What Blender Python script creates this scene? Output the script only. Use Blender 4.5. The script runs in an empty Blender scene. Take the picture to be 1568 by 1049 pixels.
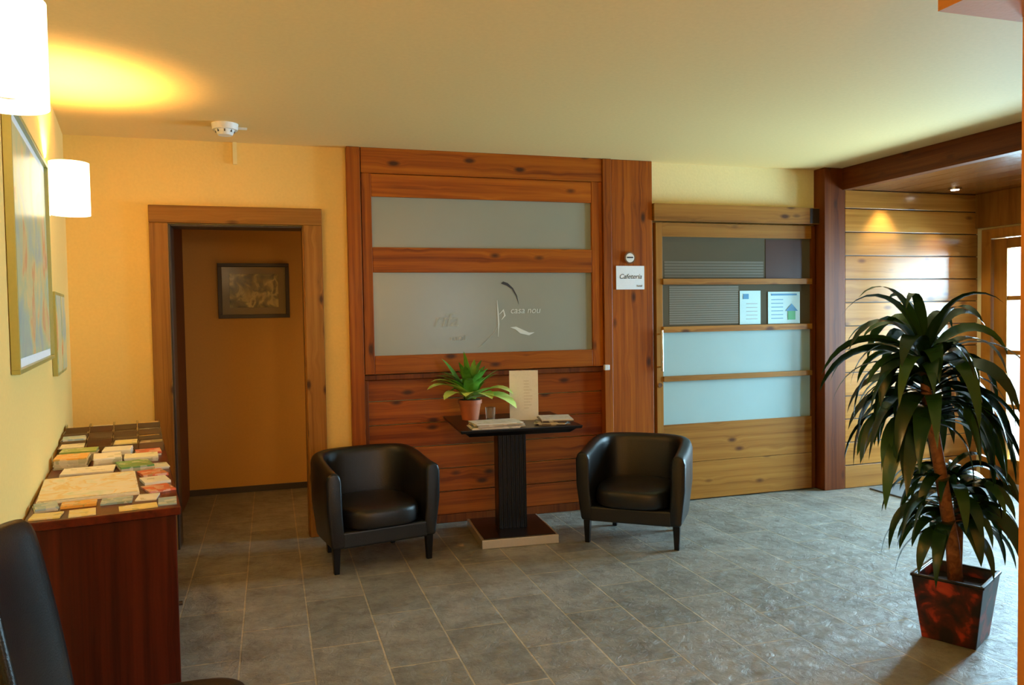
import bpy, bmesh, math, random
from mathutils import Matrix, Vector
random.seed(7)
S=bpy.context.scene
COL=S.collection

# ------------------------------------------------------------------ materials
def newmat(name):
    m=bpy.data.materials.new(name); m.use_nodes=True
    nt=m.node_tree; b=nt.nodes['Principled BSDF']
    return m,nt,b
def N(nt,t,**k):
    n=nt.nodes.new(t)
    for a,v in k.items(): setattr(n,a,v)
    return n
def plain(name,col,rough=.5,metal=0,spec=.5,coat=0,emit=0,emitc=None,trans=0,bump=0,bscale=80):
    m,nt,b=newmat(name)
    b.inputs['Roughness'].default_value=rough; b.inputs['Metallic'].default_value=metal
    b.inputs['Specular IOR Level'].default_value=spec; b.inputs['Coat Weight'].default_value=coat
    b.inputs['Transmission Weight'].default_value=trans
    tc=N(nt,'ShaderNodeTexCoord'); no=N(nt,'ShaderNodeTexNoise'); no.inputs['Scale'].default_value=bscale; no.inputs['Detail'].default_value=4
    nt.links.new(tc.outputs['Object'],no.inputs['Vector'])
    mx=N(nt,'ShaderNodeMixRGB'); mx.inputs[1].default_value=(*[c*.93 for c in col],1); mx.inputs[2].default_value=(*[min(1,c*1.05) for c in col],1)
    nt.links.new(no.outputs['Fac'],mx.inputs[0]); nt.links.new(mx.outputs[0],b.inputs['Base Color'])
    if bump:
        bp=N(nt,'ShaderNodeBump'); bp.inputs['Strength'].default_value=bump; bp.inputs['Distance'].default_value=.01
        nt.links.new(no.outputs['Fac'],bp.inputs['Height']); nt.links.new(bp.outputs[0],b.inputs['Normal'])
    if emit:
        b.inputs['Emission Color'].default_value=(*(emitc or col),1); b.inputs['Emission Strength'].default_value=emit
    return m
def ramp(nt,stops):
    r=N(nt,'ShaderNodeValToRGB'); e=r.color_ramp.elements
    while len(e)<len(stops): e.new(.5)
    for i,(p,c) in enumerate(stops): e[i].position=p; e[i].color=(*c,1)
    return r
def wood(name,axis,dark,mid,light,rough=.45,knots=True,coat=.03,knotc=(.05,.015,.004),ks=1.0,spec=.22):
    m,nt,b=newmat(name); L=nt.links.new
    tc=N(nt,'ShaderNodeTexCoord'); at=N(nt,'ShaderNodeAttribute',attribute_name='Col')
    off=N(nt,'ShaderNodeVectorMath',operation='MULTIPLY'); off.inputs[1].default_value=(7.3,5.1,9.7)
    L(at.outputs['Color'],off.inputs[0])
    ad=N(nt,'ShaderNodeVectorMath',operation='ADD'); L(tc.outputs['Object'],ad.inputs[0]); L(off.outputs[0],ad.inputs[1])
    sk={'x':(3.8,.3,8.5),'y':(8.5,3.8,8.5),'z':(8.5,.3,3.8)}[axis]
    mk=N(nt,'ShaderNodeMapping'); mk.inputs['Scale'].default_value=[s*ks for s in sk]; L(ad.outputs[0],mk.inputs['Vector'])
    vo=N(nt,'ShaderNodeTexVoronoi'); vo.inputs['Scale'].default_value=1.0; vo.inputs['Randomness'].default_value=1.0; L(mk.outputs[0],vo.inputs['Vector'])
    bend=N(nt,'ShaderNodeMapRange'); bend.inputs['From Min'].default_value=0; bend.inputs['From Max'].default_value=.4; bend.inputs['To Min'].default_value=.024; bend.inputs['To Max'].default_value=0
    L(vo.outputs['Distance'],bend.inputs['Value'])
    cbn=N(nt,'ShaderNodeCombineXYZ')
    L(bend.outputs[0],cbn.inputs[{'x':2,'y':0,'z':0}[axis]])
    ad2=N(nt,'ShaderNodeVectorMath',operation='ADD'); L(ad.outputs[0],ad2.inputs[0]); L(cbn.outputs[0],ad2.inputs[1])
    sc={'x':(.6,6,26),'y':(26,.6,26),'z':(26,6,.6)}[axis]
    mp=N(nt,'ShaderNodeMapping'); mp.inputs['Scale'].default_value=sc; L(ad2.outputs[0],mp.inputs['Vector'])
    n1=N(nt,'ShaderNodeTexNoise'); n1.inputs['Scale'].default_value=1.0; n1.inputs['Detail'].default_value=4; n1.inputs['Roughness'].default_value=.6; n1.inputs['Distortion'].default_value=.25
    L(mp.outputs[0],n1.inputs['Vector'])
    n2=N(nt,'ShaderNodeTexNoise'); n2.inputs['Scale'].default_value=5; n2.inputs['Detail'].default_value=3; L(mp.outputs[0],n2.inputs['Vector'])
    mm=N(nt,'ShaderNodeMath',operation='MULTIPLY_ADD'); L(n2.outputs['Fac'],mm.inputs[0]); mm.inputs[1].default_value=.25
    sub=N(nt,'ShaderNodeMath',operation='SUBTRACT'); L(n1.outputs['Fac'],sub.inputs[0]); sub.inputs[1].default_value=.12
    L(sub.outputs[0],mm.inputs[2])
    r=ramp(nt,[(.30,dark),(.48,mid),(.74,light)]); L(mm.outputs[0],r.inputs[0])
    sp=N(nt,'ShaderNodeSeparateColor'); L(at.outputs['Color'],sp.inputs[0])
    mr=N(nt,'ShaderNodeMapRange'); mr.inputs['To Min'].default_value=.78; mr.inputs['To Max'].default_value=1.12; L(sp.outputs[0],mr.inputs['Value'])
    mu=N(nt,'ShaderNodeVectorMath',operation='SCALE'); L(r.outputs[0],mu.inputs[0]); L(mr.outputs[0],mu.inputs['Scale'])
    col=mu.outputs[0]
    if knots:
        s2=N(nt,'ShaderNodeSeparateColor'); L(vo.outputs['Color'],s2.inputs[0])
        gt=N(nt,'ShaderNodeMath',operation='GREATER_THAN'); gt.inputs[1].default_value=.30; L(s2.outputs[0],gt.inputs[0])
        kr=N(nt,'ShaderNodeMapRange'); kr.inputs['From Min'].default_value=.08; kr.inputs['From Max'].default_value=.21; kr.inputs['To Min'].default_value=.92; kr.inputs['To Max'].default_value=0
        L(vo.outputs['Distance'],kr.inputs['Value'])
        k2=N(nt,'ShaderNodeMath',operation='MULTIPLY'); L(kr.outputs[0],k2.inputs[0]); L(gt.outputs[0],k2.inputs[1])
        mx=N(nt,'ShaderNodeMixRGB'); L(k2.outputs[0],mx.inputs[0]); L(col,mx.inputs[1]); mx.inputs[2].default_value=(*knotc,1); col=mx.outputs[0]
    L(col,b.inputs['Base Color']); b.inputs['Specular IOR Level'].default_value=spec
    b.inputs['Roughness'].default_value=rough; b.inputs['Coat Weight'].default_value=coat; b.inputs['Coat Roughness'].default_value=.15
    bp=N(nt,'ShaderNodeBump'); bp.inputs['Strength'].default_value=.12; bp.inputs['Distance'].default_value=.003; L(n2.outputs['Fac'],bp.inputs['Height']); L(bp.outputs[0],b.inputs['Normal'])
    return m
RED=((.185,.036,.001),(.33,.077,.002),(.47,.135,.005))
GOLD=((.25,.090,.008),(.37,.150,.018),(.47,.210,.032))
BRN=((.17,.064,.008),(.27,.108,.014),(.37,.162,.025))
wrx=wood('wood_red_x','x',*RED); wrz=wood('wood_red_z','z',*RED)
wox=wood('wood_plank_red_x','x',(.155,.027,.001),(.27,.053,.002),(.39,.095,.004),knots=True)
wgx=wood('wood_gold_x','x',*GOLD,knotc=(.08,.022,.004)); wgz=wood('wood_gold_z','z',*GOLD,knotc=(.08,.022,.004))
wax=wood('wood_alcove_x','x',(.36,.13,.015),(.48,.195,.030),(.58,.26,.05),rough=.28,coat=.6,knotc=(.16,.05,.01),spec=.4)
wbx=wood('wood_brown_x','x',*BRN,knots=True); wbz=wood('wood_brown_z','z',*BRN,knots=True,ks=1.3)
wpz=wood('wood_post_z','z',(.08,.016,.0012),(.14,.030,.0025),(.20,.05,.005)); wpy=wood('wood_post_y','y',(.08,.016,.0012),(.14,.030,.0025),(.20,.05,.005))
wcy=wood('wood_ceiling_y','y',(.16,.045,.008),(.24,.075,.014),(.32,.11,.025),rough=.25,coat=.4)
wdz=wood('wood_mahogany_z','z',(.032,.004,.0015),(.065,.008,.0025),(.10,.014,.004),knots=False,rough=.3)
wdy=wood('wood_mahogany_y','y',(.04,.005,.0015),(.08,.010,.003),(.12,.016,.004),knots=False,rough=.3)

wallm=plain('paint_yellow',(.87,.60,.19),.75,bump=.08,bscale=60)
wallf=plain('paint_cream',(.85,.70,.33),.75,bump=.08,bscale=60)
orangem=plain('paint_orange',(.60,.24,.04),.7,bump=.08,bscale=60)
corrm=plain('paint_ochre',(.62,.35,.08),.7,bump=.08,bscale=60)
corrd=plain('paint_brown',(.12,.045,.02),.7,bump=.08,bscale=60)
ceilm=plain('paint_ceiling',(.86,.61,.25),.7,bump=.05,bscale=50)
black=plain('leather_black',(.008,.008,.009),.33,bump=.15,bscale=220,spec=.5)
blackp=plain('black_lacquer',(.006,.005,.006),.28,spec=.3)
dark=plain('dark_brown',(.03,.018,.012),.4)
steel=plain('steel_plate',(.62,.58,.50),.35,metal=.6)
chrome=plain('chrome',(.7,.7,.7),.2,metal=1)
white=plain('white_plastic',(.80,.80,.78),.4)
paperw=plain('paper_white',(.86,.90,.95),.6)
etch=plain('etched_white',(.66,.70,.66),.6)
etchd=plain('etched_faint',(.38,.405,.36),.5)
inkm=plain('ink_dark',(.03,.03,.035),.5)
inkg=plain('ink_grey',(.35,.35,.35),.5)
frost=plain('frosted_glass',(.30,.32,.27),.25,spec=.5,bscale=3)
frostb=plain('frosted_glass_blue',(.38,.54,.54),.25,spec=.5,bscale=3)
frostk=plain('dark_glass',(.11,.10,.07),.06,spec=.8,bscale=3)
frostl=plain('blind_slat',(.20,.185,.14),.35)
frostl2=plain('blind_slat_dim',(.14,.125,.09),.35)
browngl=plain('brown_board',(.07,.03,.018),.3)
terra=plain('terracotta',(.48,.13,.04),.6)
soil=plain('soil',(.03,.018,.01),.9,bump=.6,bscale=60)
brass=plain('frame_olive_gold',(.36,.36,.12),.35,metal=.2)
matm=plain('doormat_grey',(.16,.18,.19),.95,bump=.5,bscale=300)
blue=plain('ink_blue',(.06,.25,.45),.5); green=plain('ink_green',(.08,.40,.15),.5)
tealp=plain('paper_teal',(.50,.72,.72),.5)
baseb=plain('baseboard_dark',(.05,.045,.045),.4)
acryl=plain('smoky_acrylic',(.14,.085,.035),.1,spec=.8)

def shade_mat():
    m,nt,b=newmat('lampshade_fabric')
    b.inputs['Base Color'].default_value=(.9,.85,.72,1); b.inputs['Roughness'].default_value=.8
    b.inputs['Emission Color'].default_value=(1,.82,.50,1); b.inputs['Emission Strength'].default_value=4.2
    tc=N(nt,'ShaderNodeTexCoord'); w=N(nt,'ShaderNodeTexNoise'); w.inputs['Scale'].default_value=400
    nt.links.new(tc.outputs['Object'],w.inputs['Vector']); bp=N(nt,'ShaderNodeBump'); bp.inputs['Strength'].default_value=.1
    nt.links.new(w.outputs['Fac'],bp.inputs['Height']); nt.links.new(bp.outputs[0],b.inputs['Normal'])
    return m
shadem=shade_mat()
def glass_mat():
    m,nt,b=newmat('window_glass'); out=nt.nodes['Material Output']
    t=N(nt,'ShaderNodeBsdfTransparent'); g=N(nt,'ShaderNodeBsdfGlossy'); g.inputs['Roughness'].default_value=.03
    fr=N(nt,'ShaderNodeFresnel'); fr.inputs[0].default_value=1.45
    mx=N(nt,'ShaderNodeMixShader'); nt.links.new(fr.outputs[0],mx.inputs[0]); nt.links.new(t.outputs[0],mx.inputs[1]); nt.links.new(g.outputs[0],mx.inputs[2])
    nt.links.new(mx.outputs[0],out.inputs[0]); return m
glassm=glass_mat()
def floor_mat():
    m,nt,b=newmat('slate_tiles'); L=nt.links.new
    tc=N(nt,'ShaderNodeTexCoord'); sp=N(nt,'ShaderNodeSeparateXYZ'); L(tc.outputs['Object'],sp.inputs[0])
    ax=N(nt,'ShaderNodeMath',operation='ADD'); ax.inputs[1].default_value=3.16; L(sp.outputs[0],ax.inputs[0])
    ay=N(nt,'ShaderNodeMath',operation='ADD'); ay.inputs[1].default_value=6.1; L(sp.outputs[1],ay.inputs[0])
    cb=N(nt,'ShaderNodeCombineXYZ'); L(ay.outputs[0],cb.inputs[0]); L(ax.outputs[0],cb.inputs[1])
    br=N(nt,'ShaderNodeTexBrick'); br.offset=.5; L(cb.outputs[0],br.inputs['Vector'])
    br.inputs['Scale'].default_value=1; br.inputs['Brick Width'].default_value=.6; br.inputs['Row Height'].default_value=.3
    br.inputs['Mortar Size'].default_value=.0048; br.inputs['Mortar Smooth'].default_value=.25
    br.inputs['Color1'].default_value=(.215,.225,.200,1); br.inputs['Color2'].default_value=(.285,.292,.262,1); br.inputs['Mortar'].default_value=(.45,.40,.28,1)
    n=N(nt,'ShaderNodeTexNoise'); n.inputs['Scale'].default_value=5.5; n.inputs['Detail'].default_value=10; n.inputs['Roughness'].default_value=.78; L(tc.outputs['Object'],n.inputs['Vector'])
    r=ramp(nt,[(.32,(.52,.49,.44)),(.5,(.98,.97,.95)),(.68,(1.4,1.4,1.4))]); L(n.outputs['Fac'],r.inputs[0])
    mx=N(nt,'ShaderNodeMixRGB',blend_type='MULTIPLY'); mx.inputs[0].default_value=1; L(br.outputs['Color'],mx.inputs[1]); L(r.outputs[0],mx.inputs[2])
    L(mx.outputs[0],b.inputs['Base Color'])
    n2=N(nt,'ShaderNodeTexNoise'); n2.inputs['Scale'].default_value=16; n2.inputs['Detail'].default_value=9; n2.inputs['Roughness'].default_value=.70; n2.inputs['Distortion'].default_value=.5; L(tc.outputs['Object'],n2.inputs['Vector'])
    rr=N(nt,'ShaderNodeMapRange'); rr.inputs['To Min'].default_value=.22; rr.inputs['To Max'].default_value=.5; L(n2.outputs['Fac'],rr.inputs['Value']); L(rr.outputs[0],b.inputs['Roughness'])
    hm=N(nt,'ShaderNodeMath',operation='MULTIPLY_ADD'); L(br.outputs['Fac'],hm.inputs[0]); hm.inputs[1].default_value=-.35; L(n2.outputs['Fac'],hm.inputs[2])
    bp=N(nt,'ShaderNodeBump'); bp.inputs['Strength'].default_value=1.0; bp.inputs['Distance'].default_value=.017; L(hm.outputs[0],bp.inputs['Height']); L(bp.outputs[0],b.inputs['Normal'])
    return m
floorm=floor_mat()
def print_mat():
    m,nt,b=newmat('printed_paper'); L=nt.links.new
    at=N(nt,'ShaderNodeAttribute',attribute_name='Col'); tc=N(nt,'ShaderNodeTexCoord')
    v=N(nt,'ShaderNodeTexVoronoi'); v.inputs['Scale'].default_value=38; v.distance='CHEBYCHEV'; L(tc.outputs['Object'],v.inputs['Vector'])
    sp=N(nt,'ShaderNodeSeparateColor'); L(v.outputs['Color'],sp.inputs[0])
    r=ramp(nt,[(.55,(0,0,0)),(.6,(1,1,1))]); L(sp.outputs[0],r.inputs[0])
    r2=ramp(nt,[(.0,(.80,.75,.6)),(.5,(.25,.30,.12)),(.75,(.85,.80,.7)),(1,(.5,.12,.05))]); r2.color_ramp.interpolation='CONSTANT'; L(sp.outputs[1],r2.inputs[0])
    mx=N(nt,'ShaderNodeMixRGB'); L(r2.outputs[0],mx.inputs[2]); L(at.outputs['Color'],mx.inputs[1])
    k=N(nt,'ShaderNodeMath',operation='MULTIPLY'); L(r.outputs[0],k.inputs[0]); k.inputs[1].default_value=.45; L(k.outputs[0],mx.inputs[0])
    L(mx.outputs[0],b.inputs['Base Color']); b.inputs['Roughness'].default_value=.35
    return m
printm=print_mat()
def ramp_noise_mat(name,stops,scale,rough=.3,detail=6,dist=1.0,emit=0):
    m,nt,b=newmat(name); L=nt.links.new
    tc=N(nt,'ShaderNodeTexCoord'); n=N(nt,'ShaderNodeTexNoise'); n.inputs['Scale'].default_value=scale; n.inputs['Detail'].default_value=detail; n.inputs['Distortion'].default_value=dist
    L(tc.outputs['Object'],n.inputs['Vector']); r=ramp(nt,stops); L(n.outputs['Fac'],r.inputs[0]); L(r.outputs[0],b.inputs['Base Color']); b.inputs['Roughness'].default_value=rough
    return m
mapm=ramp_noise_mat('printed_map',[(.34,(.22,.42,.48)),(.45,(.32,.52,.46)),(.52,(.44,.56,.34)),(.58,(.62,.58,.30)),(.64,(.60,.28,.14)),(.72,(.66,.60,.42))],3.6,.3,detail=10)
mapsheet=ramp_noise_mat('map_sheet',[(.3,(.90,.88,.78)),(.46,(.90,.84,.66)),(.52,(.85,.66,.28)),(.58,(.92,.90,.80)),(.75,(.62,.74,.50))],9,.5)
photom=ramp_noise_mat('landscape_print',[(.35,(.03,.03,.02)),(.5,(.16,.14,.05)),(.6,(.45,.38,.15)),(.7,(.10,.08,.03))],9,.15)
potm=ramp_noise_mat('lacquer_red_black',[(.40,(.012,.008,.006)),(.52,(.08,.012,.005)),(.60,(.36,.035,.012)),(.74,(.45,.07,.02))],11,.35,dist=.4)
def leaf_mat():
    m,nt,b=newmat('leaf_dark'); L=nt.links.new
    at=N(nt,'ShaderNodeAttribute',attribute_name='Col'); sp=N(nt,'ShaderNodeSeparateColor'); L(at.outputs['Color'],sp.inputs[0])
    r=ramp(nt,[(.0,(.007,.024,.007)),(.6,(.018,.055,.013)),(.9,(.035,.10,.02)),(1,(.07,.15,.03))]); L(sp.outputs[0],r.inputs[0])
    L(r.outputs[0],b.inputs['Base Color']); b.inputs['Roughness'].default_value=.26
    tc=N(nt,'ShaderNodeTexCoord'); n=N(nt,'ShaderNodeTexNoise'); n.inputs['Scale'].default_value=25; L(tc.outputs['Object'],n.inputs['Vector'])
    bp=N(nt,'ShaderNodeBump'); bp.inputs['Strength'].default_value=.15; L(n.outputs['Fac'],bp.inputs['Height']); L(bp.outputs[0],b.inputs['Normal'])
    return m
leafm=leaf_mat()
leafl=ramp_noise_mat('leaf_light',[(.3,(.05,.20,.015)),(.7,(.14,.38,.04))],14,.4)
leafp=ramp_noise_mat('leaf_pale',[(.3,(.38,.62,.10)),(.7,(.66,.84,.28))],8,.4)
barkm=ramp_noise_mat('bark',[(.3,(.16,.055,.02)),(.7,(.42,.17,.06))],30,.7)

# ------------------------------------------------------------------ builder
class B:
    def __init__(s): s.v=[];s.f=[];s.m=[];s.c=[];s.sm=[];s.mats=[]
    def mi(s,m):
        if m not in s.mats: s.mats.append(m)
        return s.mats.index(m)
    def mesh(s,vs,fs,mat,smooth=False,col=None,M=None):
        o=len(s.v); col=col or (random.random(),random.random(),random.random())
        for p in vs:
            p=Vector(p); s.v.append(tuple(M@p if M else p))
        k=s.mi(mat)
        for f in fs: s.f.append([o+i for i in f]); s.m.append(k); s.c.append(col); s.sm.append(smooth)
    def box(s,x0,x1,y0,y1,z0,z1,mat,col=None,M=None,taper=1.0):
        cx,cy=(x0+x1)/2,(y0+y1)/2
        def t(x,y,k): return (cx+(x-cx)*k,cy+(y-cy)*k)
        vs=[(*t(x,y,taper if z==z0 else 1),z) for z in (z0,z1) for x,y in ((x0,y0),(x1,y0),(x1,y1),(x0,y1))]
        s.mesh(vs,[(3,2,1,0),(4,5,6,7),(0,1,5,4),(1,2,6,5),(2,3,7,6),(3,0,4,7)],mat,False,col,M)
    def cyl(s,p0,p1,r0,r1,mat,n=20,caps=True,col=None,M=None):
        p0=Vector(p0);p1=Vector(p1); d=(p1-p0).normalized(); a=d.orthogonal().normalized(); b=d.cross(a)
        vs=[];
        for p,r in((p0,r0),(p1,r1)):
            for i in range(n):
                t=2*math.pi*i/n; vs.append(p+a*r*math.cos(t)+b*r*math.sin(t))
        s.mesh(vs,[(i,(i+1)%n,n+(i+1)%n,n+i) for i in range(n)],mat,True,col,M)
        if caps: s.mesh(vs,[tuple(range(n-1,-1,-1)),tuple(range(n,2*n))],mat,False,col,M)
    def tube(s,pts,rs,mat,n=10,col=None):
        vs=[];pts=[Vector(p) for p in pts]
        for i,p in enumerate(pts):
            d=(pts[min(i+1,len(pts)-1)]-pts[max(i-1,0)]).normalized()
            a=Vector((1,0,0)) if abs(d.x)<.9 else Vector((0,1,0)); a=(a-d*a.dot(d)).normalized(); b=d.cross(a)
            for k in range(n):
                t=2*math.pi*k/n; vs.append(p+(a*math.cos(t)+b*math.sin(t))*rs[i])
        fs=[(i*n+k,i*n+(k+1)%n,(i+1)*n+(k+1)%n,(i+1)*n+k) for i in range(len(pts)-1) for k in range(n)]
        fs+= [tuple(range(n-1,-1,-1)),tuple(range((len(pts)-1)*n,len(pts)*n))]
        s.mesh(vs,fs,mat,True,col)
    def finish(s,name,parent=None,loc=(0,0,0),rz=0,bevel=0,subsurf=0,seg=2):
        me=bpy.data.meshes.new(name); me.from_pydata(s.v,[],s.f)
        for m in s.mats: me.materials.append(m)
        for i,p in enumerate(me.polygons): p.material_index=s.m[i]; p.use_smooth=s.sm[i] or subsurf>0
        ca=me.color_attributes.new('Col','FLOAT_COLOR','CORNER')
        for i,p in enumerate(me.polygons):
            for l in p.loop_indices: ca.data[l].color=(*s.c[i],1)
        me.update()
        o=bpy.data.objects.new(name,me); COL.objects.link(o); o.location=loc; o.rotation_euler=(0,0,rz)
        if parent: o.parent=parent
        if bevel:
            b=o.modifiers.new('b','BEVEL'); b.width=bevel; b.segments=seg; b.limit_method='ANGLE'; b.angle_limit=math.radians(40)
        if subsurf:
            b=o.modifiers.new('s','SUBSURF'); b.levels=subsurf; b.render_levels=subsurf
        return o
def empty(name,loc=(0,0,0),rz=0):
    e=bpy.data.objects.new(name,None); COL.objects.link(e); e.location=loc; e.rotation_euler=(0,0,rz); e.empty_display_size=.1; return e
def text(name,body,loc,size,mat,parent,rot=(math.pi/2,0,0),ext=.0003,shear=0,align='LEFT'):
    c=bpy.data.curves.new(name,'FONT'); c.body=body; c.size=size; c.extrude=ext; c.shear=shear; c.align_x=align
    c.materials.append(mat); o=bpy.data.objects.new(name,c); COL.objects.link(o); o.location=loc; o.rotation_euler=rot; o.parent=parent; return o
def rotz(a,c=(0,0,0)): return Matrix.Translation(c)@Matrix.Rotation(a,4,'Z')
def simple(name,x0,x1,y0,y1,z0,z1,mat,bevel=0):
    b=B(); b.box(x0,x1,y0,y1,z0,z1,mat); return b.finish(name,bevel=bevel)

# ------------------------------------------------------------------ room shell
H=2.6; BY=5.33; AY=5.2; RX=5.83
simple('floor',-2.2,6.1,-2.2,7.1,-.1,0,floorm)
simple('ceiling',-2.2,6.1,-2.2,7.1,H,H+.1,ceilm)
b=B(); T=.14
b.box(-2.0,-.60,BY,BY+T,0,H,wallm); b.box(.235,.60,BY,BY+T,0,H,wallm); b.box(-.60,.235,BY,BY+T,2.07,H,wallm)
b.box(.60,4.5,BY+.03,BY+T+.03,0,H,wallf); b.box(2.70,4.5,BY,BY+.03,2.2,H,wallf)
b.finish('wall_back')
LA=math.radians(8.8)
b=B(); b.box(-.15,0,-3,5.45,0,H,wallm); wl=b.finish('wall_left',loc=(-.344,0,0),rz=LA)
simple('wall_front',-2.2,6.1,-2.15,-2.0,0,H,wallf)
b=B(); b.box(RX,RX+.15,-2.0,3.3,0,H,wallf); b.box(RX,RX+.15,5.13,5.5,0,H,wallf); b.box(RX,RX+.15,3.3,5.13,2.12,H,wallf)
b.finish('wall_right')
b=B(); b.box(2.345,RX,1.62,1.93,0,H,orangem); b.finish('wall_partition')
simple('trim_soffit',2.03,RX,1.2,1.96,2.4,H,orangem)
simple('wall_corridor_back',-1.1,1.7,6.9,7.0,0,H,corrm)
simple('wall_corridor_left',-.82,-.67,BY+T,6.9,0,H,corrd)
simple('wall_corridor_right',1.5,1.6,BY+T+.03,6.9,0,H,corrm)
simple('baseboard_corridor',-.67,1.5,6.885,6.9,0,.05,baseb)

# alcove
b=B(); z=0; hs=.19
while z<2.42:
    z1=min(z+hs,2.43); b.box(4.45,RX,AY,AY+.02,z+.0035,z1-.0035,wax); z=z1
b.box(4.45,RX,AY+.014,AY+.2,0,H,dark)
b.finish('wall_alcove_planks',bevel=.004)
b=B(); x=4.48
while x<RX: b.box(x+.001,min(x+.19,RX)-.001,1.97,AY,2.43,2.45,wcy); x+=.19
b.finish('ceiling_alcove',bevel=.003)
b=B(); b.box(4.42,4.50,1.97,AY,2.425,H,wpy); b.finish('trim_beam',bevel=.004)
b=B(); b.box(4.25,4.45,AY,BY,0,H,wpz); b.finish('trim_post',bevel=.005)
b=B()
b.box(RX-.03,RX,3.0,AY,2.14,2.43,wgz); 
zz=0
while zz<2.12: b.box(RX-.02,RX,2.0,3.2,zz+.002,min(zz+hs,2.43)-.002,wpy); zz+=hs
b.finish('trim_right',bevel=.003)

# ------------------------------------------------------------------ entrance door (glazed)
e=empty('door_2')
b=B()
X0,X1=RX-.04,RX+.06
b.box(X0,X1,5.04,5.13,0,2.12,wgz); b.box(X0,X1,3.3,3.39,0,2.12,wgz); b.box(X0,X1,3.39,5.04,2.04,2.12,wgz)
for ya,yb in((4.22,5.035),(3.395,4.21)):
    xa,xb=RX-.01,RX+.04
    b.box(xa,xb,ya,ya+.12,0.005,2.035,wgz); b.box(xa,xb,yb-.12,yb,0.005,2.035,wgz)
    b.box(xa,xb,ya+.12,yb-.12,1.95,2.035,wgz); b.box(xa,xb,ya+.12,yb-.12,.005,.2,wgz)
    for zz in(.62,1.07,1.52): b.box(xa+.01,xb-.01,ya+.12,yb-.12,zz,zz+.035,wgz)
b.finish('door_frame',e,bevel=.004)
b=B(); b.box(RX+.012,RX+.018,3.51,4.93,.2,1.95,glassm); b.finish('door_glass',e)

# ------------------------------------------------------------------ doorway frame (door_1)
b=B()
b.box(-.705,-.595,BY-.035,BY+.0,0,2.075,wbz); b.box(.225,.345,BY-.035,BY,0,2.075,wbz); b.box(-.705,.345,BY-.037,BY,2.075,2.185,wbx)
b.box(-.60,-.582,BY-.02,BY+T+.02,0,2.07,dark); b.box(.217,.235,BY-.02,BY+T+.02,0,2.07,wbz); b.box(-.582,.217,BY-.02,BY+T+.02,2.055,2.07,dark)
b.finish('door_1',bevel=.004)

# ------------------------------------------------------------------ big timber panel with frosted panes
e=empty('window_1')
F=BY-.06
b=B()
b.box(.51,.60,F,BY+.03,0,H,wrz)
b.box(.605,.672,F+.01,BY,1.075,2.43,wrz); b.box(2.27,2.355,F+.01,BY,1.075,2.43,wrz)
b.box(.605,2.355,F+.005,BY,2.43,H,wrx)
b.box(.672,2.27,F+.012,BY,2.275,2.428,wrx)
b.box(.672,2.27,F+.012,BY,1.765,1.935,wrx); b.box(.672,2.27,F+.012,BY,1.075,1.20,wrx)
b.box(2.357,2.425,F-.005,BY+.03,0,H,wrz)
b.box(2.43,2.765,F+.01,BY+.03,0,H,wrz)
b.box(.60,2.357,F+.02,BY+.0,1.035,1.07,wpz)  # dark board stands in for the shadow under the bottom rail
b.box(.60,.625,F+.02,BY+.03,0,1.035,wpz); 
z=.06
b.box(.625,2.357,BY+.005,BY+.03,0,.06,wpz)
while z<1.03:
    z1=min(z+.165,1.035); b.box(.625,2.357,BY,BY+.028,z+.003,z1-.003,wox); z=z1
b.finish('timber_frame',e,bevel=.004)
b=B(); b.box(.672,2.27,BY-.03,BY-.02,1.935,2.275,frost); b.box(.672,2.27,BY-.03,BY-.02,1.20,1.765,frost); b.finish('frosted_panes',e)
def ribbon(bb,pts,ws,y,mat):
    n=len(pts);vs=[];fs=[]
    for i,(x,z) in enumerate(pts):
        a=Vector(pts[min(i+1,n-1)])-Vector(pts[max(i-1,0)]); a.normalize(); nx,nz=-a.y,a.x
        vs+=[(x+nx*ws[i],y,z+nz*ws[i]),(x-nx*ws[i],y,z-nz*ws[i])]
    fs=[(2*i,2*i+1,2*i+3,2*i+2) for i in range(n-1)]
    bb.mesh(vs,fs,mat)
b=B(); y=BY-.0315
ribbon(b,[(1.575,1.69),(1.59,1.693),(1.62,1.683),(1.66,1.652),(1.69,1.60),(1.705,1.54)],[.001,.010,.010,.006,.004,.001],y,inkm)
ribbon(b,[(1.545,1.57),(1.550,1.48),(1.553,1.40),(1.548,1.31)],[.001,.005,.005,.001],y,etch)
ribbon(b,[(1.56,1.47),(1.59,1.50),(1.60,1.46),(1.575,1.43)],[.002,.007,.006,.001],y,etch)
ribbon(b,[(1.64,1.375),(1.68,1.37),(1.72,1.345),(1.78,1.325),(1.82,1.335)],[.001,.010,.016,.010,.001],y,etch)
ribbon(b,[(1.40,1.23),(1.46,1.28),(1.52,1.34),(1.545,1.38)],[.001,.003,.002,.001],y,etchd)
b.finish('logo_swoosh',e)
text('logo_text_1','casa nou',(1.64,y,1.475),.065,etch,e,shear=.2)
text('logo_text_2','rifa',(1.08,y,1.39),.14,etchd,e,shear=.3)
text('logo_text_3','rural',(1.20,y,1.29),.06,etchd,e)
b=B(); b.box(2.345,2.385,F-.03,F,1.045,1.085,white); b.finish('latch',e,bevel=.004)

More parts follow.
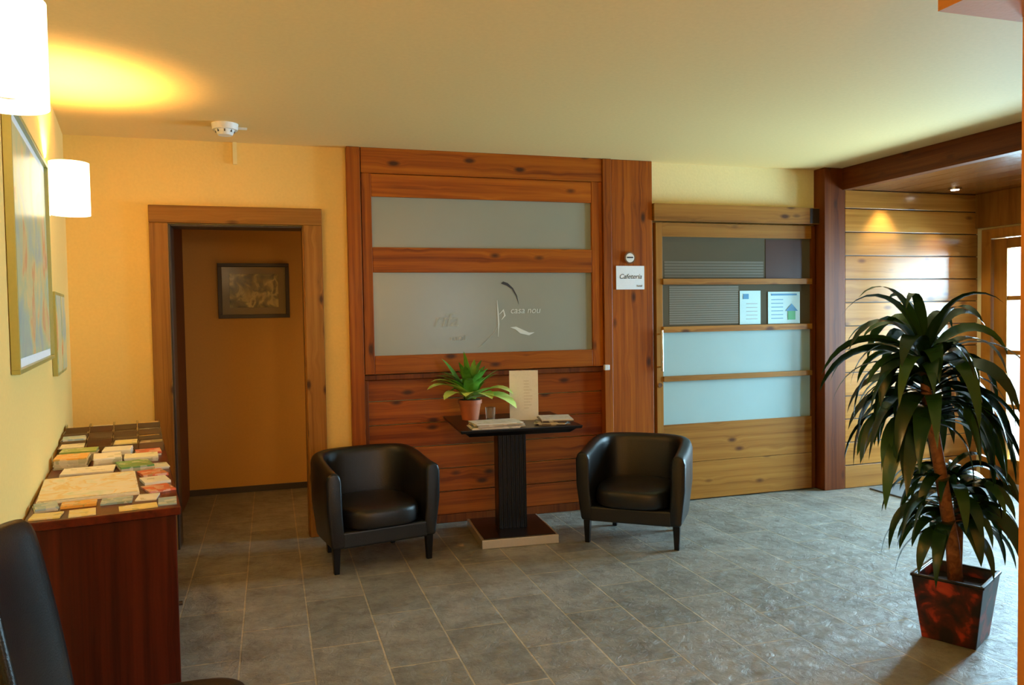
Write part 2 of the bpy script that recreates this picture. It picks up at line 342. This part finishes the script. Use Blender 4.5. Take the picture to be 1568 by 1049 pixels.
# signs on plank
b=B(); b.cyl((2.57,F-.004,1.875),(2.57,F+.0095,1.875),.045,.045,chrome,32); b.cyl((2.57,F-.006,1.875),(2.57,F-.003,1.875),.034,.034,white,32); b.box(2.545,2.595,F-.008,F-.006,1.872,1.882,inkm)
b.finish('round_wall_plaque')
e=empty('paper_sign')
b=B(); b.box(2.46,2.69,F+.003,F+.009,1.64,1.815,paperw); b.finish('sheet',e)
text('sign_text','Cafetería',(2.575,F+.0022,1.72),.050,inkm,e,shear=.3,align='CENTER')
text('sign_small','hotel',(2.65,F+.0022,1.66),.022,inkm,e,align='CENTER')

# ------------------------------------------------------------------ sliding door
e=empty('door_3')
D0,D1=BY-.035,BY+.01
b=B()
b.box(2.77,4.25,BY-.07,BY+.0,2.155,2.285,wbx)
b.box(4.16,4.25,BY-.072,BY-.069,2.16,2.28,dark)
b.box(2.80,2.855,D0,D1,.01,2.145,wgz); b.box(4.20,4.235,D0,D1,.01,2.145,wpz)
b.box(2.855,4.20,D0,D1,2.04,2.145,wgx)
b.box(2.855,4.20,D0-.01,D1,1.675,1.72,wgx); b.box(2.855,4.20,D0-.01,D1,1.31,1.355,wgx); b.box(2.855,4.20,D0-.01,D1,.935,.975,wgx)
for z0,z1 in((.01,.30),(.303,.60)): b.box(2.855,4.20,D0,D1,z0,z1,wgx)
b.finish('door_leaf',e,bevel=.004)
b=B(); b.box(2.855,4.20,BY-.015,BY-.008,1.355,2.04,frostk); b.box(2.855,4.20,BY-.015,BY-.008,.60,1.31,frostb)
b.box(3.78,4.12,BY-.018,BY-.016,1.72,2.03,browngl)
for i in range(17):
    z=1.37+.0175*i; b.box(2.92,3.53,BY-.0165,BY-.0155,z,z+.0135,frostl)
for i in range(6):
    z=1.73+.022*i; b.box(2.88,3.76,BY-.0165,BY-.0158,z,z+.016,frostl2)
b.finish('door_panes',e)
b=B(); b.box(3.54,3.73,BY-.020,BY-.016,1.36,1.625,tealp); b.box(3.57,3.62,BY-.022,BY-.020,1.56,1.60,blue)
for i in range(5): b.box(3.60,3.70,BY-.022,BY-.020,1.40+i*.03,1.404+i*.03,inkg)
b.box(3.80,4.10,BY-.020,BY-.016,1.36,1.615,tealp)
for i in range(6): b.box(3.83,3.94,BY-.022,BY-.020,1.40+i*.03,1.405+i*.03,blue)
b.box(3.83,4.07,BY-.022,BY-.020,1.585,1.60,blue)
b.mesh([(3.96,BY-.023,1.46),(4.08,BY-.023,1.46),(4.02,BY-.023,1.52)],[(0,1,2)],blue); b.box(3.985,4.055,BY-.023,BY-.020,1.39,1.46,green)
b.finish('notices',e)
b=B(); b.cyl((2.825,BY-.075,1.02),(2.825,BY-.075,1.33),.010,.010,chrome,12)
for z in(1.05,1.30): b.cyl((2.825,BY-.075,z),(2.825,D0,z),.006,.006,chrome,8)
b.cyl((2.825,D0-.006,.91),(2.825,D0,.91),.018,.018,chrome,20); b.finish('pull_handle',e)

# ------------------------------------------------------------------ corridor picture
def framed(name,w,h,fw,matf,matp,loc,rz,matw=.0):
    b=B()
    b.box(-w/2,w/2,-.025,0,h/2-fw,h/2,matf); b.box(-w/2,w/2,-.025,0,-h/2,-h/2+fw,matf)
    b.box(-w/2,-w/2+fw,-.025,0,-h/2+fw,h/2-fw,matf); b.box(w/2-fw,w/2,-.025,0,-h/2+fw,h/2-fw,matf)
    b.box(-w/2+fw,w/2-fw,-.010,0,-h/2+fw,h/2-fw,matp[0])
    if len(matp)>1: b.box(-w/2+fw+matw,w/2-fw-matw,-.012,-.009,-h/2+fw+matw,h/2-fw-matw,matp[1])
    return b.finish(name,loc=loc,rz=rz,bevel=.002)
framed('framed_picture',.57,.46,.03,dark,[plain('passepartout',(.14,.10,.05),.15),photom],(-.12,6.898,1.70),0,.06)

# ------------------------------------------------------------------ left wall items
def LW(y,off=0):
    return Vector((-.344,0,0))+Matrix.Rotation(LA,3,'Z')@Vector((off,y,0))
s0,s1=2.78,3.98
p=LW((s0+s1)/2,.002); p.z=1.735
mp=framed('framed_wall_map',s1-s0,.86,.014,brass,[paperw,mapm],p,LA+math.pi/2,.03)
p=LW(4.45,.002); p.z=1.41
b=B(); 
for i in range(2):
    b.box(-.28+i*.29,-.01+i*.29,-.02,0,-.20,.20,brass); b.box(-.27+i*.29,-.02+i*.29,-.023,-.02,-.185,.185,mapm)
b.finish('small_wall_pictures',loc=p,rz=LA+math.pi/2)

def sconce(s,z0=1.97,h=.245,r=.085):
    p=LW(s,.098); e=empty('wall_sconce',(p.x,p.y,z0))
    b=B(); n=40; vs=[]
    for rr,z in((r,0),(r,h),(r-.004,h),(r-.004,0)):
        for i in range(n): vs.append((rr*math.cos(2*math.pi*i/n),rr*math.sin(2*math.pi*i/n),z))
    fs=[(a*n+i,a*n+(i+1)%n,((a+1)%4)*n+(i+1)%n,((a+1)%4)*n+i) for a in range(4) for i in range(n)]
    b.mesh(vs,fs,shadem,True); sh=b.finish('shade',e)
    b=B(); b.cyl((0,0,.02),(0,0,.10),.018,.018,white,12); b.tube([(0,0,.03),(-.03,0,.02),(-.095,-.015,.02)],[.006,.006,.006],chrome,8)
    b.cyl((-.094,-.015,.02),(-.084,-.015,.02),.03,.03,chrome,20); b.finish('bracket',e)
    b=B(); b.cyl((0,0,.10),(0,0,.15),.022,.026,shadem,12); b.finish('bulb',e)
    l=bpy.data.lights.new('sconce_light','POINT'); l.energy=92; l.color=(1,.57,.17); l.shadow_soft_size=.03
    o=bpy.data.objects.new('sconce_light',l); COL.objects.link(o); o.parent=e; o.location=(0,0,.165)
    return e
sconce(4.17); sconce(2.09)

b=B(); b.cyl((-.22,4.84,2.565),(-.22,4.84,2.60),.07,.075,white,32); b.cyl((-.22,4.84,2.535),(-.22,4.84,2.565),.04,.055,white,32); 
for i in range(8):
    a=i*math.pi/4; b.box(-.22+.05*math.cos(a)-.004,-.22+.05*math.cos(a)+.004,4.84+.05*math.sin(a)-.004,4.84+.05*math.sin(a)+.004,2.55,2.567,inkm)
b.box(-.205,-.10,4.90,4.915,2.588,2.60,white)
b.finish('smoke_detector')
b=B(); b.box(-.20,-.175,BY-.015,BY,2.46,2.60,wallf); b.finish('cable_duct')

b=B(); b.cyl((5.33,4.97,2.42),(5.33,4.97,2.431),.05,.05,chrome,28); b.cyl((5.33,4.97,2.417),(5.33,4.97,2.421),.03,.03,plain('bulb_glow',(1,.95,.8),.5,emit=12,emitc=(1,.93,.8)),20); b.finish('recessed_downlight')

# ------------------------------------------------------------------ console desk with leaflets
dp=LW(2.86,.005)
e=empty('console_desk',(dp.x,dp.y,0),LA)
b=B(); W=.47; Ld=2.12
b.box(0,W,0,Ld,.79,.82,wdy)
b.box(.01,W-.015,.015,.04,0,.79,wdz); b.box(.01,W-.015,Ld-.04,Ld-.015,0,.79,wdz)
for i in range(4):
    b.box(W-.04,W-.015,.045+i*.51,.045+i*.51+.505,.06,.79,wdz); b.cyl((W-.015,.09+i*.51,.45),(W+.0,.09+i*.51,.45),.008,.008,dark,10)
b.box(.02,W-.05,.04,Ld-.04,0,.06,wdz); b.box(0.01,.03,.04,Ld-.04,.06,.79,wdz)
b.finish('desk_body',e,bevel=.004)
e2=empty('leaflet_stacks',(dp.x,dp.y,.8205),LA)
b=B()
pal=[(.78,.72,.55),(.84,.82,.74),(.30,.42,.10),(.65,.14,.06),(.80,.42,.08),(.30,.45,.55),(.80,.66,.25),(.80,.78,.55),(.84,.84,.80),(.25,.16,.08)]
def stack(cx,cy,w,d,h,a,c=None,lift=0):
    c=c or random.choice(pal); M=rotz(a,(cx,cy,lift)); n=max(1,int(h/.006)); 
    for i in range(n):
        j=random.uniform(-.003,.003); b.box(-w/2+j,w/2+j,-d/2-j,d/2-j,i*h/n,(i+1)*h/n-.0006,printm,c if i==n-1 else (.6,.56,.45),M)
R_=random.uniform
for cx,cy,w,d in((.06,.07,.09,.08),(.17,.06,.08,.10),(.34,.055,.12,.07),(.43,.10,.06,.12),(.05,.19,.07,.10),(.15,.20,.11,.08),(.27,.19,.10,.09),(.37,.20,.07,.10)):
    stack(cx,cy,w,d,R_(.004,.014),R_(-.18,.18))
for yy in(.34,.50,.66): stack(.40+R_(-.015,.01),yy,.095,.125,R_(.006,.022),R_(-.25,.25))
stack(.17,.50,.33,.46,.010,.03,(.88,.86,.76))
b.box(-.16,.16,-.22,.22,.011,.0125,mapsheet,None,rotz(.03,(.17,.50,0)))
stack(.33,.86,.13,.17,.022,.15,(.10,.30,.08)); stack(.15,.86,.20,.15,.012,-.05,(.84,.82,.78)); stack(.43,.82,.06,.11,.012,.1)
for cx,yy,w,d in((.08,1.05,.13,.15),(.22,1.03,.11,.16),(.36,1.06,.14,.13),(.10,1.22,.15,.12),(.26,1.21,.12,.14),(.39,1.22,.11,.13)):
    stack(cx,yy,w,d,R_(.015,.05),R_(-.15,.15))
for j,yy in enumerate((1.38,1.55,1.72,1.90)):
    for i in range(4): stack(.06+i*.115,yy,.10,.13,R_(.015,.06)+.010*j,R_(-.05,.05),(pal[(i*3+j*5)%10]))
b.finish('leaflets',e2)
b=B()
for j,yy in enumerate((1.295,1.465,1.635,1.81)):
    for i in range(4):
        x=.06+i*.115; h=.045+.012*j; b.box(x-.054,x+.054,yy-.003,yy,0,h,acryl); b.box(x-.056,x-.053,yy,yy+.15,0,h,acryl); b.box(x+.053,x+.056,yy,yy+.15,0,h,acryl)
b.finish('leaflet_holder',e2)

# ------------------------------------------------------------------ tub chairs
def tub(loc,rz,k0=1.0):
    e=empty('tub_armchair',(*loc,0),rz)
    path=[]; hw=.335*k0; th=.088
    for i in range(5): path.append((hw,-.29+i*.07,0))
    for i in range(1,16):
        t=math.pi*i/16; c,s_=math.cos(t),math.sin(t); ex=.72
        path.append((hw*math.copysign(abs(c)**ex,c),-.01+.30*abs(s_)**ex,0))
    for i in range(5): path.append((-hw,-.01-i*.07,0))
    n=len(path); prof=[]
    vs=[]
    for i,(x,y,_) in enumerate(path):
        a=Vector(path[min(i+1,n-1)])-Vector(path[max(i-1,0)]); a.z=0; a.normalize(); inn=Vector((-a.y,a.x,0))
        if i<3 or i>n-4: inn=Vector((-1 if i<3 else 1,0,0))
        f=min(1,max(0,(y+.29)/.50)); f=f*f*(3-2*f)
        top=.59+.055*f
        def pt(off,z,k=1): 
            q=Vector((x,y,0))+inn*off; return (q.x*k,(q.y)*k if q.y>0 else q.y*(k*.5+.5),z)
        vs+=[pt(.0,.15,.90),pt(0,.17,.92),pt(-.003,.38,.985),pt(0,top-.05),pt(.012,top-.012),pt(th*.5,top),pt(th-.012,top-.012),pt(th,top-.05),pt(th+.005,.34),pt(th+.004,.17,.94),pt(th,.15,.94)]
    m=11; fs=[(i*m+k,(i+1)*m+k,(i+1)*m+(k+1)%m,i*m+(k+1)%m) for i in range(n-1) for k in range(m)]
    fs=[tuple(reversed(f)) for f in fs]
    b=B(); b.mesh(vs,fs,black,True); 
    b.mesh([vs[k] for k in range(m)],[tuple(range(m))],black,False); b.mesh([vs[(n-1)*m+k] for k in range(m)],[tuple(range(m-1,-1,-1))],black,False)
    o=b.finish('shell',e)
    bm=bmesh.new(); bm.from_mesh(o.data); bmesh.ops.remove_doubles(bm,verts=bm.verts,dist=.0005); bmesh.ops.recalc_face_normals(bm,faces=bm.faces); bm.to_mesh(o.data); bm.free()
    for p in o.data.polygons: p.use_smooth=True
    bv=o.modifiers.new('b','BEVEL'); bv.width=.014; bv.segments=3; bv.limit_method='ANGLE'; bv.angle_limit=math.radians(50)
    b=B(); vs=[]
    out=[(-.245,-.315),(0,-.325),(.245,-.315),(.245,.05),(.20,.16),(.08,.215),(-.08,.215),(-.20,.16),(-.245,.05)]
    k=len(out)
    rings=[(.93,.235),(1.0,.255),(1.0,.335),(.95,.362),(.6,.374)]
    for sc,z in rings:
        for x,y in out: vs.append((x*sc*k0,(y+.05)*sc-.05,z))
    fs=[(r*k+i,r*k+(i+1)%k,(r+1)*k+(i+1)%k,(r+1)*k+i) for r in range(len(rings)-1) for i in range(k)]
    fs+=[tuple(range(k-1,-1,-1)),tuple(range((len(rings)-1)*k,len(rings)*k))]
    b.mesh(vs,fs,black,True); b.finish('seat_cushion',e,subsurf=2)
    b=B(); b.box(-.25*k0,.25*k0,-.285,.15,.15,.245,black); b.finish('seat_base',e,bevel=.012,seg=3)
    b=B()
    for x,y in((-.275,-.235),(.275,-.235),(-.20,.20),(.20,.20)): b.box(x*k0-.022,x*k0+.022,y-.022,y+.022,0,.155,blackp,taper=.68)
    b.finish('legs',e,bevel=.003)
tub((.56,4.77),math.radians(11),1.03); tub((2.28,4.58),math.radians(-38),1.03)

# ------------------------------------------------------------------ table
tr=math.radians(-4)
e=empty('pedestal_table',(1.50,4.90,0),tr)
b=B()
b.box(-.39,.39,-.37,.37,.745,.765,blackp,taper=.985); b.box(-.36,.36,-.34,.34,.715,.745,blackp,taper=.9)
b.finish('top',e,bevel=.004)
b=B()
b.box(-.095,.095,-.06,.06,.03,.715,blackp)
for i in range(7): b.box(-.093+i*.028,-.078+i*.028,-.064,-.058,.06,.70,blackp)
b.box(-.16,.16,-.14,.14,.69,.716,blackp,taper=.6)
b.finish('column',e,bevel=.003)
b=B(); b.box(-.25,.25,-.27,.27,.0,.055,steel); b.box(-.235,.235,-.255,.255,.055,.06,blackp); b.finish('base',e,bevel=.005)
TZ=.766
def onT(x,y):
    v=Matrix.Rotation(tr,3,'Z')@Vector((x,y,0)); return (1.50+v.x,4.90+v.y)
b=B()
for i in range(7):
    a=.05+random.uniform(-.12,.12); M=rotz(a,(random.uniform(-.02,.02),random.uniform(-.01,.01),i*.0048)); b.box(-.15,.15,-.10,.10,0,.0044,printm,random.choice([(.75,.75,.72),(.55,.47,.36),(.80,.78,.74)]),M)
x,y=onT(-.15,-.25); b.finish('newspaper_stack',loc=(x,y,TZ),rz=tr)
b=B()
for i in range(5):
    a=-.2+random.uniform(-.22,.22); M=rotz(a,(random.uniform(-.015,.015),0,i*.007)); b.box(-.10,.10,-.12,.12,0,.0065,printm,random.choice([(.6,.55,.45),(.10,.08,.07),(.7,.68,.62)]),M)
x,y=onT(.245,-.20); b.finish('magazine_stack',loc=(x,y,TZ),rz=tr)
b=B()
M1=Matrix.Rotation(math.radians(-14),4,'Z')
b.box(0,.13,-.002,.002,0,.33,paperw,None,M1); b.box(0,.06,-.002,.002,0,.33,paperw,None,Matrix.Rotation(math.radians(165),4,'Z'));
for i in range(10): b.box(.035,.035+random.uniform(.03,.06),-.003,-.002,.08+i*.02,.0815+i*.02,inkg,None,M1)
x,y=onT(.06,-.02); b.finish('standing_menu_card',loc=(x,y,TZ),rz=0)
b=B(); b.cyl((0,0,0),(0,0,.10),.028,.034,plain('tinted_glass',(.45,.40,.30),.05,trans=.8),20); x,y=onT(-.14,-.06); b.finish('water_glass',loc=(x,y,TZ))

def leaf(b,base,az,el,ln,w,droop,mat,seg=9,fold=.25,twist=0,strap=False):
    d=Vector((math.cos(az)*math.cos(el),math.sin(az)*math.cos(el),math.sin(el))); p=Vector(base); vs=[]
    side0=Vector((-math.sin(az),math.cos(az),0))
    for i in range(seg+1):
        t=i/seg
        if strap: ww=w*.5*min(1,.28+1.9*t)*(max(0,1-t**2.6)) if t<1 else 0
        else: ww=w*.5*max(0,math.sin(math.pi*(t*.93+.07)**.8))**.7 if t<1 else 0
        ww+=.001*(1-t)
        side=(side0+d.cross(side0)*twist*t).normalized(); nrm=side.cross(d).normalized()
        if nrm.z<0: nrm=-nrm
        vs+=[p+side*ww+nrm*ww*fold,p,p-side*ww+nrm*ww*fold]
        p=p+d*(ln/seg); k=droop/seg*(.5+1.0*t)
        d=(d+Vector((0,0,-k))).normalized()
    fs=[]
    for i in range(seg):
        a=i*3; fs+=[(a,a+1,a+4,a+3),(a+1,a+2,a+5,a+4)]
    b.mesh(vs,fs,mat,True)

# small plant on table
e=empty('potted_peace_lily',(*onT(-.24,.13),TZ))
b=B(); b.cyl((0,0,0),(0,0,.12),.055,.075,terra,24); b.cyl((0,0,.11),(0,0,.135),.08,.08,terra,24); b.cyl((0,0,.133),(0,0,.137),.07,.07,soil,20); b.finish('pot',e)
b=B()
for i in range(34):
    az=random.uniform(0,2*math.pi); el=random.uniform(.85,1.5); ln=random.uniform(.20,.34)
    leaf(b,(random.uniform(-.03,.03),random.uniform(-.03,.03),.13),az,el,ln,.065,random.uniform(.8,1.8),leafl,fold=.2)
for az,el,ln,w in((3.4,.75,.36,.15),(3.1,.9,.32,.14),(3.8,.6,.30,.14),(4.3,.7,.22,.12),(-.70,.65,.34,.17),(-.75,.38,.37,.20),(-1.2,.6,.26,.15)):
    leaf(b,(0,-.02,.135),az,el,ln,w,1.6,leafp,fold=.15)
b.finish('foliage',e)

# ------------------------------------------------------------------ dracaena
e=empty('potted_dracaena',(2.89,2.68,0),0)
b=B(); a=math.radians(28); M=Matrix.Rotation(a,4,'Z'); t,bo,h=.142,.108,.285
def sq(r,z): return [(-r,-r,z),(r,-r,z),(r,r,z),(-r,r,z)]
vs=sq(bo,0)+sq(t,h)+sq(t-.018,h)+sq(t-.025,h-.04)
fs=[(3,2,1,0)]+[(i,(i+1)%4,4+(i+1)%4,4+i) for i in range(4)]+[(4+i,4+(i+1)%4,8+(i+1)%4,8+i) for i in range(4)]+[(8+i,8+(i+1)%4,12+(i+1)%4,12+i) for i in range(4)]
b.mesh(vs,fs,potm,False,None,M); b.mesh(sq(t-.025,h-.04),[(0,1,2,3)],soil,False,None,M)
for k in range(4):
    M3=M@Matrix.Rotation(k*math.pi/2,4,'Z'); b.box(-t-.003,t+.003,-t-.004,-t+.014,h-.008,h+.005,blackp,None,M3)
b.finish('square_pot',e,bevel=.004)
b=B()
tp=[(0,0,.24),(-.02,.0,.42),(-.045,.01,.58),(-.07,.02,.75),(-.10,.03,.92),(-.13,.04,1.10),(-.14,.045,1.22)]
b.tube(tp,[.032,.029,.028,.026,.026,.022,.015],barkm,12)
b.tube([(.03,.02,.24),(.05,.03,.45),(.05,.04,.60),(.04,.03,.68)],[.018,.017,.016,.01],barkm,10)
b.finish('trunk',e)
b=B(); random.seed(44)
for i in range(100):
    t=i/99; z=.95+.30*t; az=i*2.4+random.uniform(-.7,.7)
    x=-.105-.035*t; el=.25+.65*t+random.uniform(-.3,.35); ln=random.uniform(.36,.58)
    leaf(b,(x,.033,z),az,min(el,1.15),ln,random.uniform(.065,.095),random.uniform(2.8,5.4),leafm,seg=12,twist=random.uniform(-1.3,1.3),fold=.18,strap=True)
for i in range(10):
    az=i*2.4+.4; leaf(b,(-.14,.04,1.24),az,random.uniform(1.1,1.35),random.uniform(.42,.56),random.uniform(.05,.075),random.uniform(2.6,3.8),leafm,seg=12,twist=random.uniform(-1.0,1.0),fold=.18,strap=True)
for i in range(66):
    t=i/65; z=.46+.27*t; az=i*2.4+random.uniform(-.7,.7)
    el=.2+.65*t+random.uniform(-.3,.35); ln=random.uniform(.26,.42)
    leaf(b,(-.03+.08*(i%3)/2,.03,z),az,min(el,1.15),ln,random.uniform(.055,.080),random.uniform(2.8,5.0),leafm,seg=12,twist=random.uniform(-1.3,1.3),fold=.18,strap=True)
b.finish('leaves',e)

# doormat
simple('doormat',4.62,5.55,4.60,5.12,0.0,.012,matm,bevel=.004)

# ------------------------------------------------------------------ black chair at lower left
e=empty('leather_chair',(-.33,2.07,0),math.radians(90)+LA-.10)
b=B(); vs=[];n=9;m=7
for side in(0,1):
    for j in range(m):
        v=j/(m-1)
        for i in range(n):
            u=-1+2*i/(n-1); wv=.235*(1-.12*max(0,v-.6)**1*2.0)
            y=.20+.09*v**1.2-.04*u*u*1.0+(.035 if side else 0)
            z=.42+.57*v-.02*u*u*v
            vs.append((u*wv,y,z))
g=n*m
fs=[]
for j in range(m-1):
    for i in range(n-1):
        a=j*n+i; fs.append((a,a+1,a+n+1,a+n)); fs.append((g+a,g+a+n,g+a+n+1,g+a+1))
for i in range(n-1): fs.append((i,g+i,g+i+1,i+1)); a=(m-1)*n+i; fs.append((a,a+1,g+a+1,g+a))
for j in range(m-1): a=j*n; fs.append((a,a+n,g+a+n,g+a)); a=j*n+n-1; fs.append((a,g+a,g+a+n,a+n))
b.mesh(vs,fs,black,True); b.finish('backrest',e,subsurf=1)
b=B(); vs=[]
out=[]
for i in range(24):
    t=2*math.pi*i/24; c,s_=math.cos(t),math.sin(t); out.append((.25*math.copysign(abs(c)**.5,c),-.02+.25*math.copysign(abs(s_)**.5,s_)))
rings=[(.92,.39),(1,.41),(1,.45),(.94,.468),(.5,.475)]
k=24
for sc,z in rings:
    for x,y in out: vs.append((x*sc,y*sc,z))
fs=[(r*k+i,r*k+(i+1)%k,(r+1)*k+(i+1)%k,(r+1)*k+i) for r in range(4) for i in range(k)]+[tuple(range(k-1,-1,-1)),tuple(range(4*k,5*k))]
b.mesh(vs,fs,black,True); b.finish('seat',e,subsurf=1)
b=B()
for x,y in((-.19,-.20),(.19,-.20),(-.19,.18),(.19,.18)): b.box(x-.02,x+.02,y-.02,y+.02,0,.40,blackp,taper=.7)
b.finish('legs',e,bevel=.003)

# ------------------------------------------------------------------ lights
def area(name,loc,direction,sx,sy,en,col):
    l=bpy.data.lights.new(name,'AREA'); l.shape='RECTANGLE'; l.size=sx; l.size_y=sy; l.energy=en; l.color=col
    o=bpy.data.objects.new(name,l); COL.objects.link(o); o.location=loc; o.rotation_euler=Vector(direction).to_track_quat('-Z','Y').to_euler(); return o
area('daylight_entrance',(6.25,4.2,1.35),(-1,-.15,-.3),1.7,2.0,680,(.47,.80,1))
area('cool_fill_front',(3.5,-1.9,1.5),(.1,1,-.25),2.4,1.4,58,(.60,.84,1))  # added cool fill behind the camera; the front wall has no window
sl=bpy.data.lights.new('sun','SUN'); sl.energy=24; sl.angle=math.radians(9); sl.color=(.80,.93,1)
so=bpy.data.objects.new('sun',sl); COL.objects.link(so); so.location=(9,6,5); so.rotation_euler=Vector((-1,-.42,-1.25)).to_track_quat('-Z','Y').to_euler()
def point(name,loc,en,col,r=.05):
    l=bpy.data.lights.new(name,'POINT'); l.energy=en; l.color=col; l.shadow_soft_size=r
    o=bpy.data.objects.new(name,l); COL.objects.link(o); o.location=loc
point('corridor_fill',(1.1,6.2,.9),7,(1,.62,.25),.10)  # added unseen fill, set low to brighten the bottom of the corridor wall
point('warm_fill',(.9,-.4,1.9),74,(1,.60,.23),.15)  # added warm fill behind the camera, no lamp modelled there
def spot(name,loc,en,col,ang=80):
    l=bpy.data.lights.new(name,'SPOT'); l.energy=en; l.color=col; l.spot_size=math.radians(ang); l.spot_blend=.6; l.shadow_soft_size=.03
    o=bpy.data.objects.new(name,l); COL.objects.link(o); o.location=loc
spot('downlight_1',(5.33,4.97,2.41),35,(1,.88,.66)); spot('plank_glow_spot',(4.80,5.08,2.41),30,(1,.94,.78))  # second spot is added without a fixture, for the glow on the planks

w=bpy.data.worlds.new('World'); S.world=w; w.use_nodes=True
bg=w.node_tree.nodes['Background']; bg.inputs[0].default_value=(.80,.92,1,1); bg.inputs[1].default_value=2.5

# ------------------------------------------------------------------ camera
cam=bpy.data.cameras.new('Camera'); co=bpy.data.objects.new('Camera',cam); COL.objects.link(co)
cam.sensor_width=36; cam.lens=1188/1568*36; cam.clip_start=.05
co.matrix_world=Matrix.Translation((0,0,1.47))@Matrix.Rotation(math.radians(-17.3),4,'Z')@Matrix.Rotation(math.radians(90-2.1),4,'X')@Matrix.Rotation(math.radians(-0.9),4,'Z')
S.camera=co
S.view_settings.view_transform='Standard'
S.view_settings.look='None'
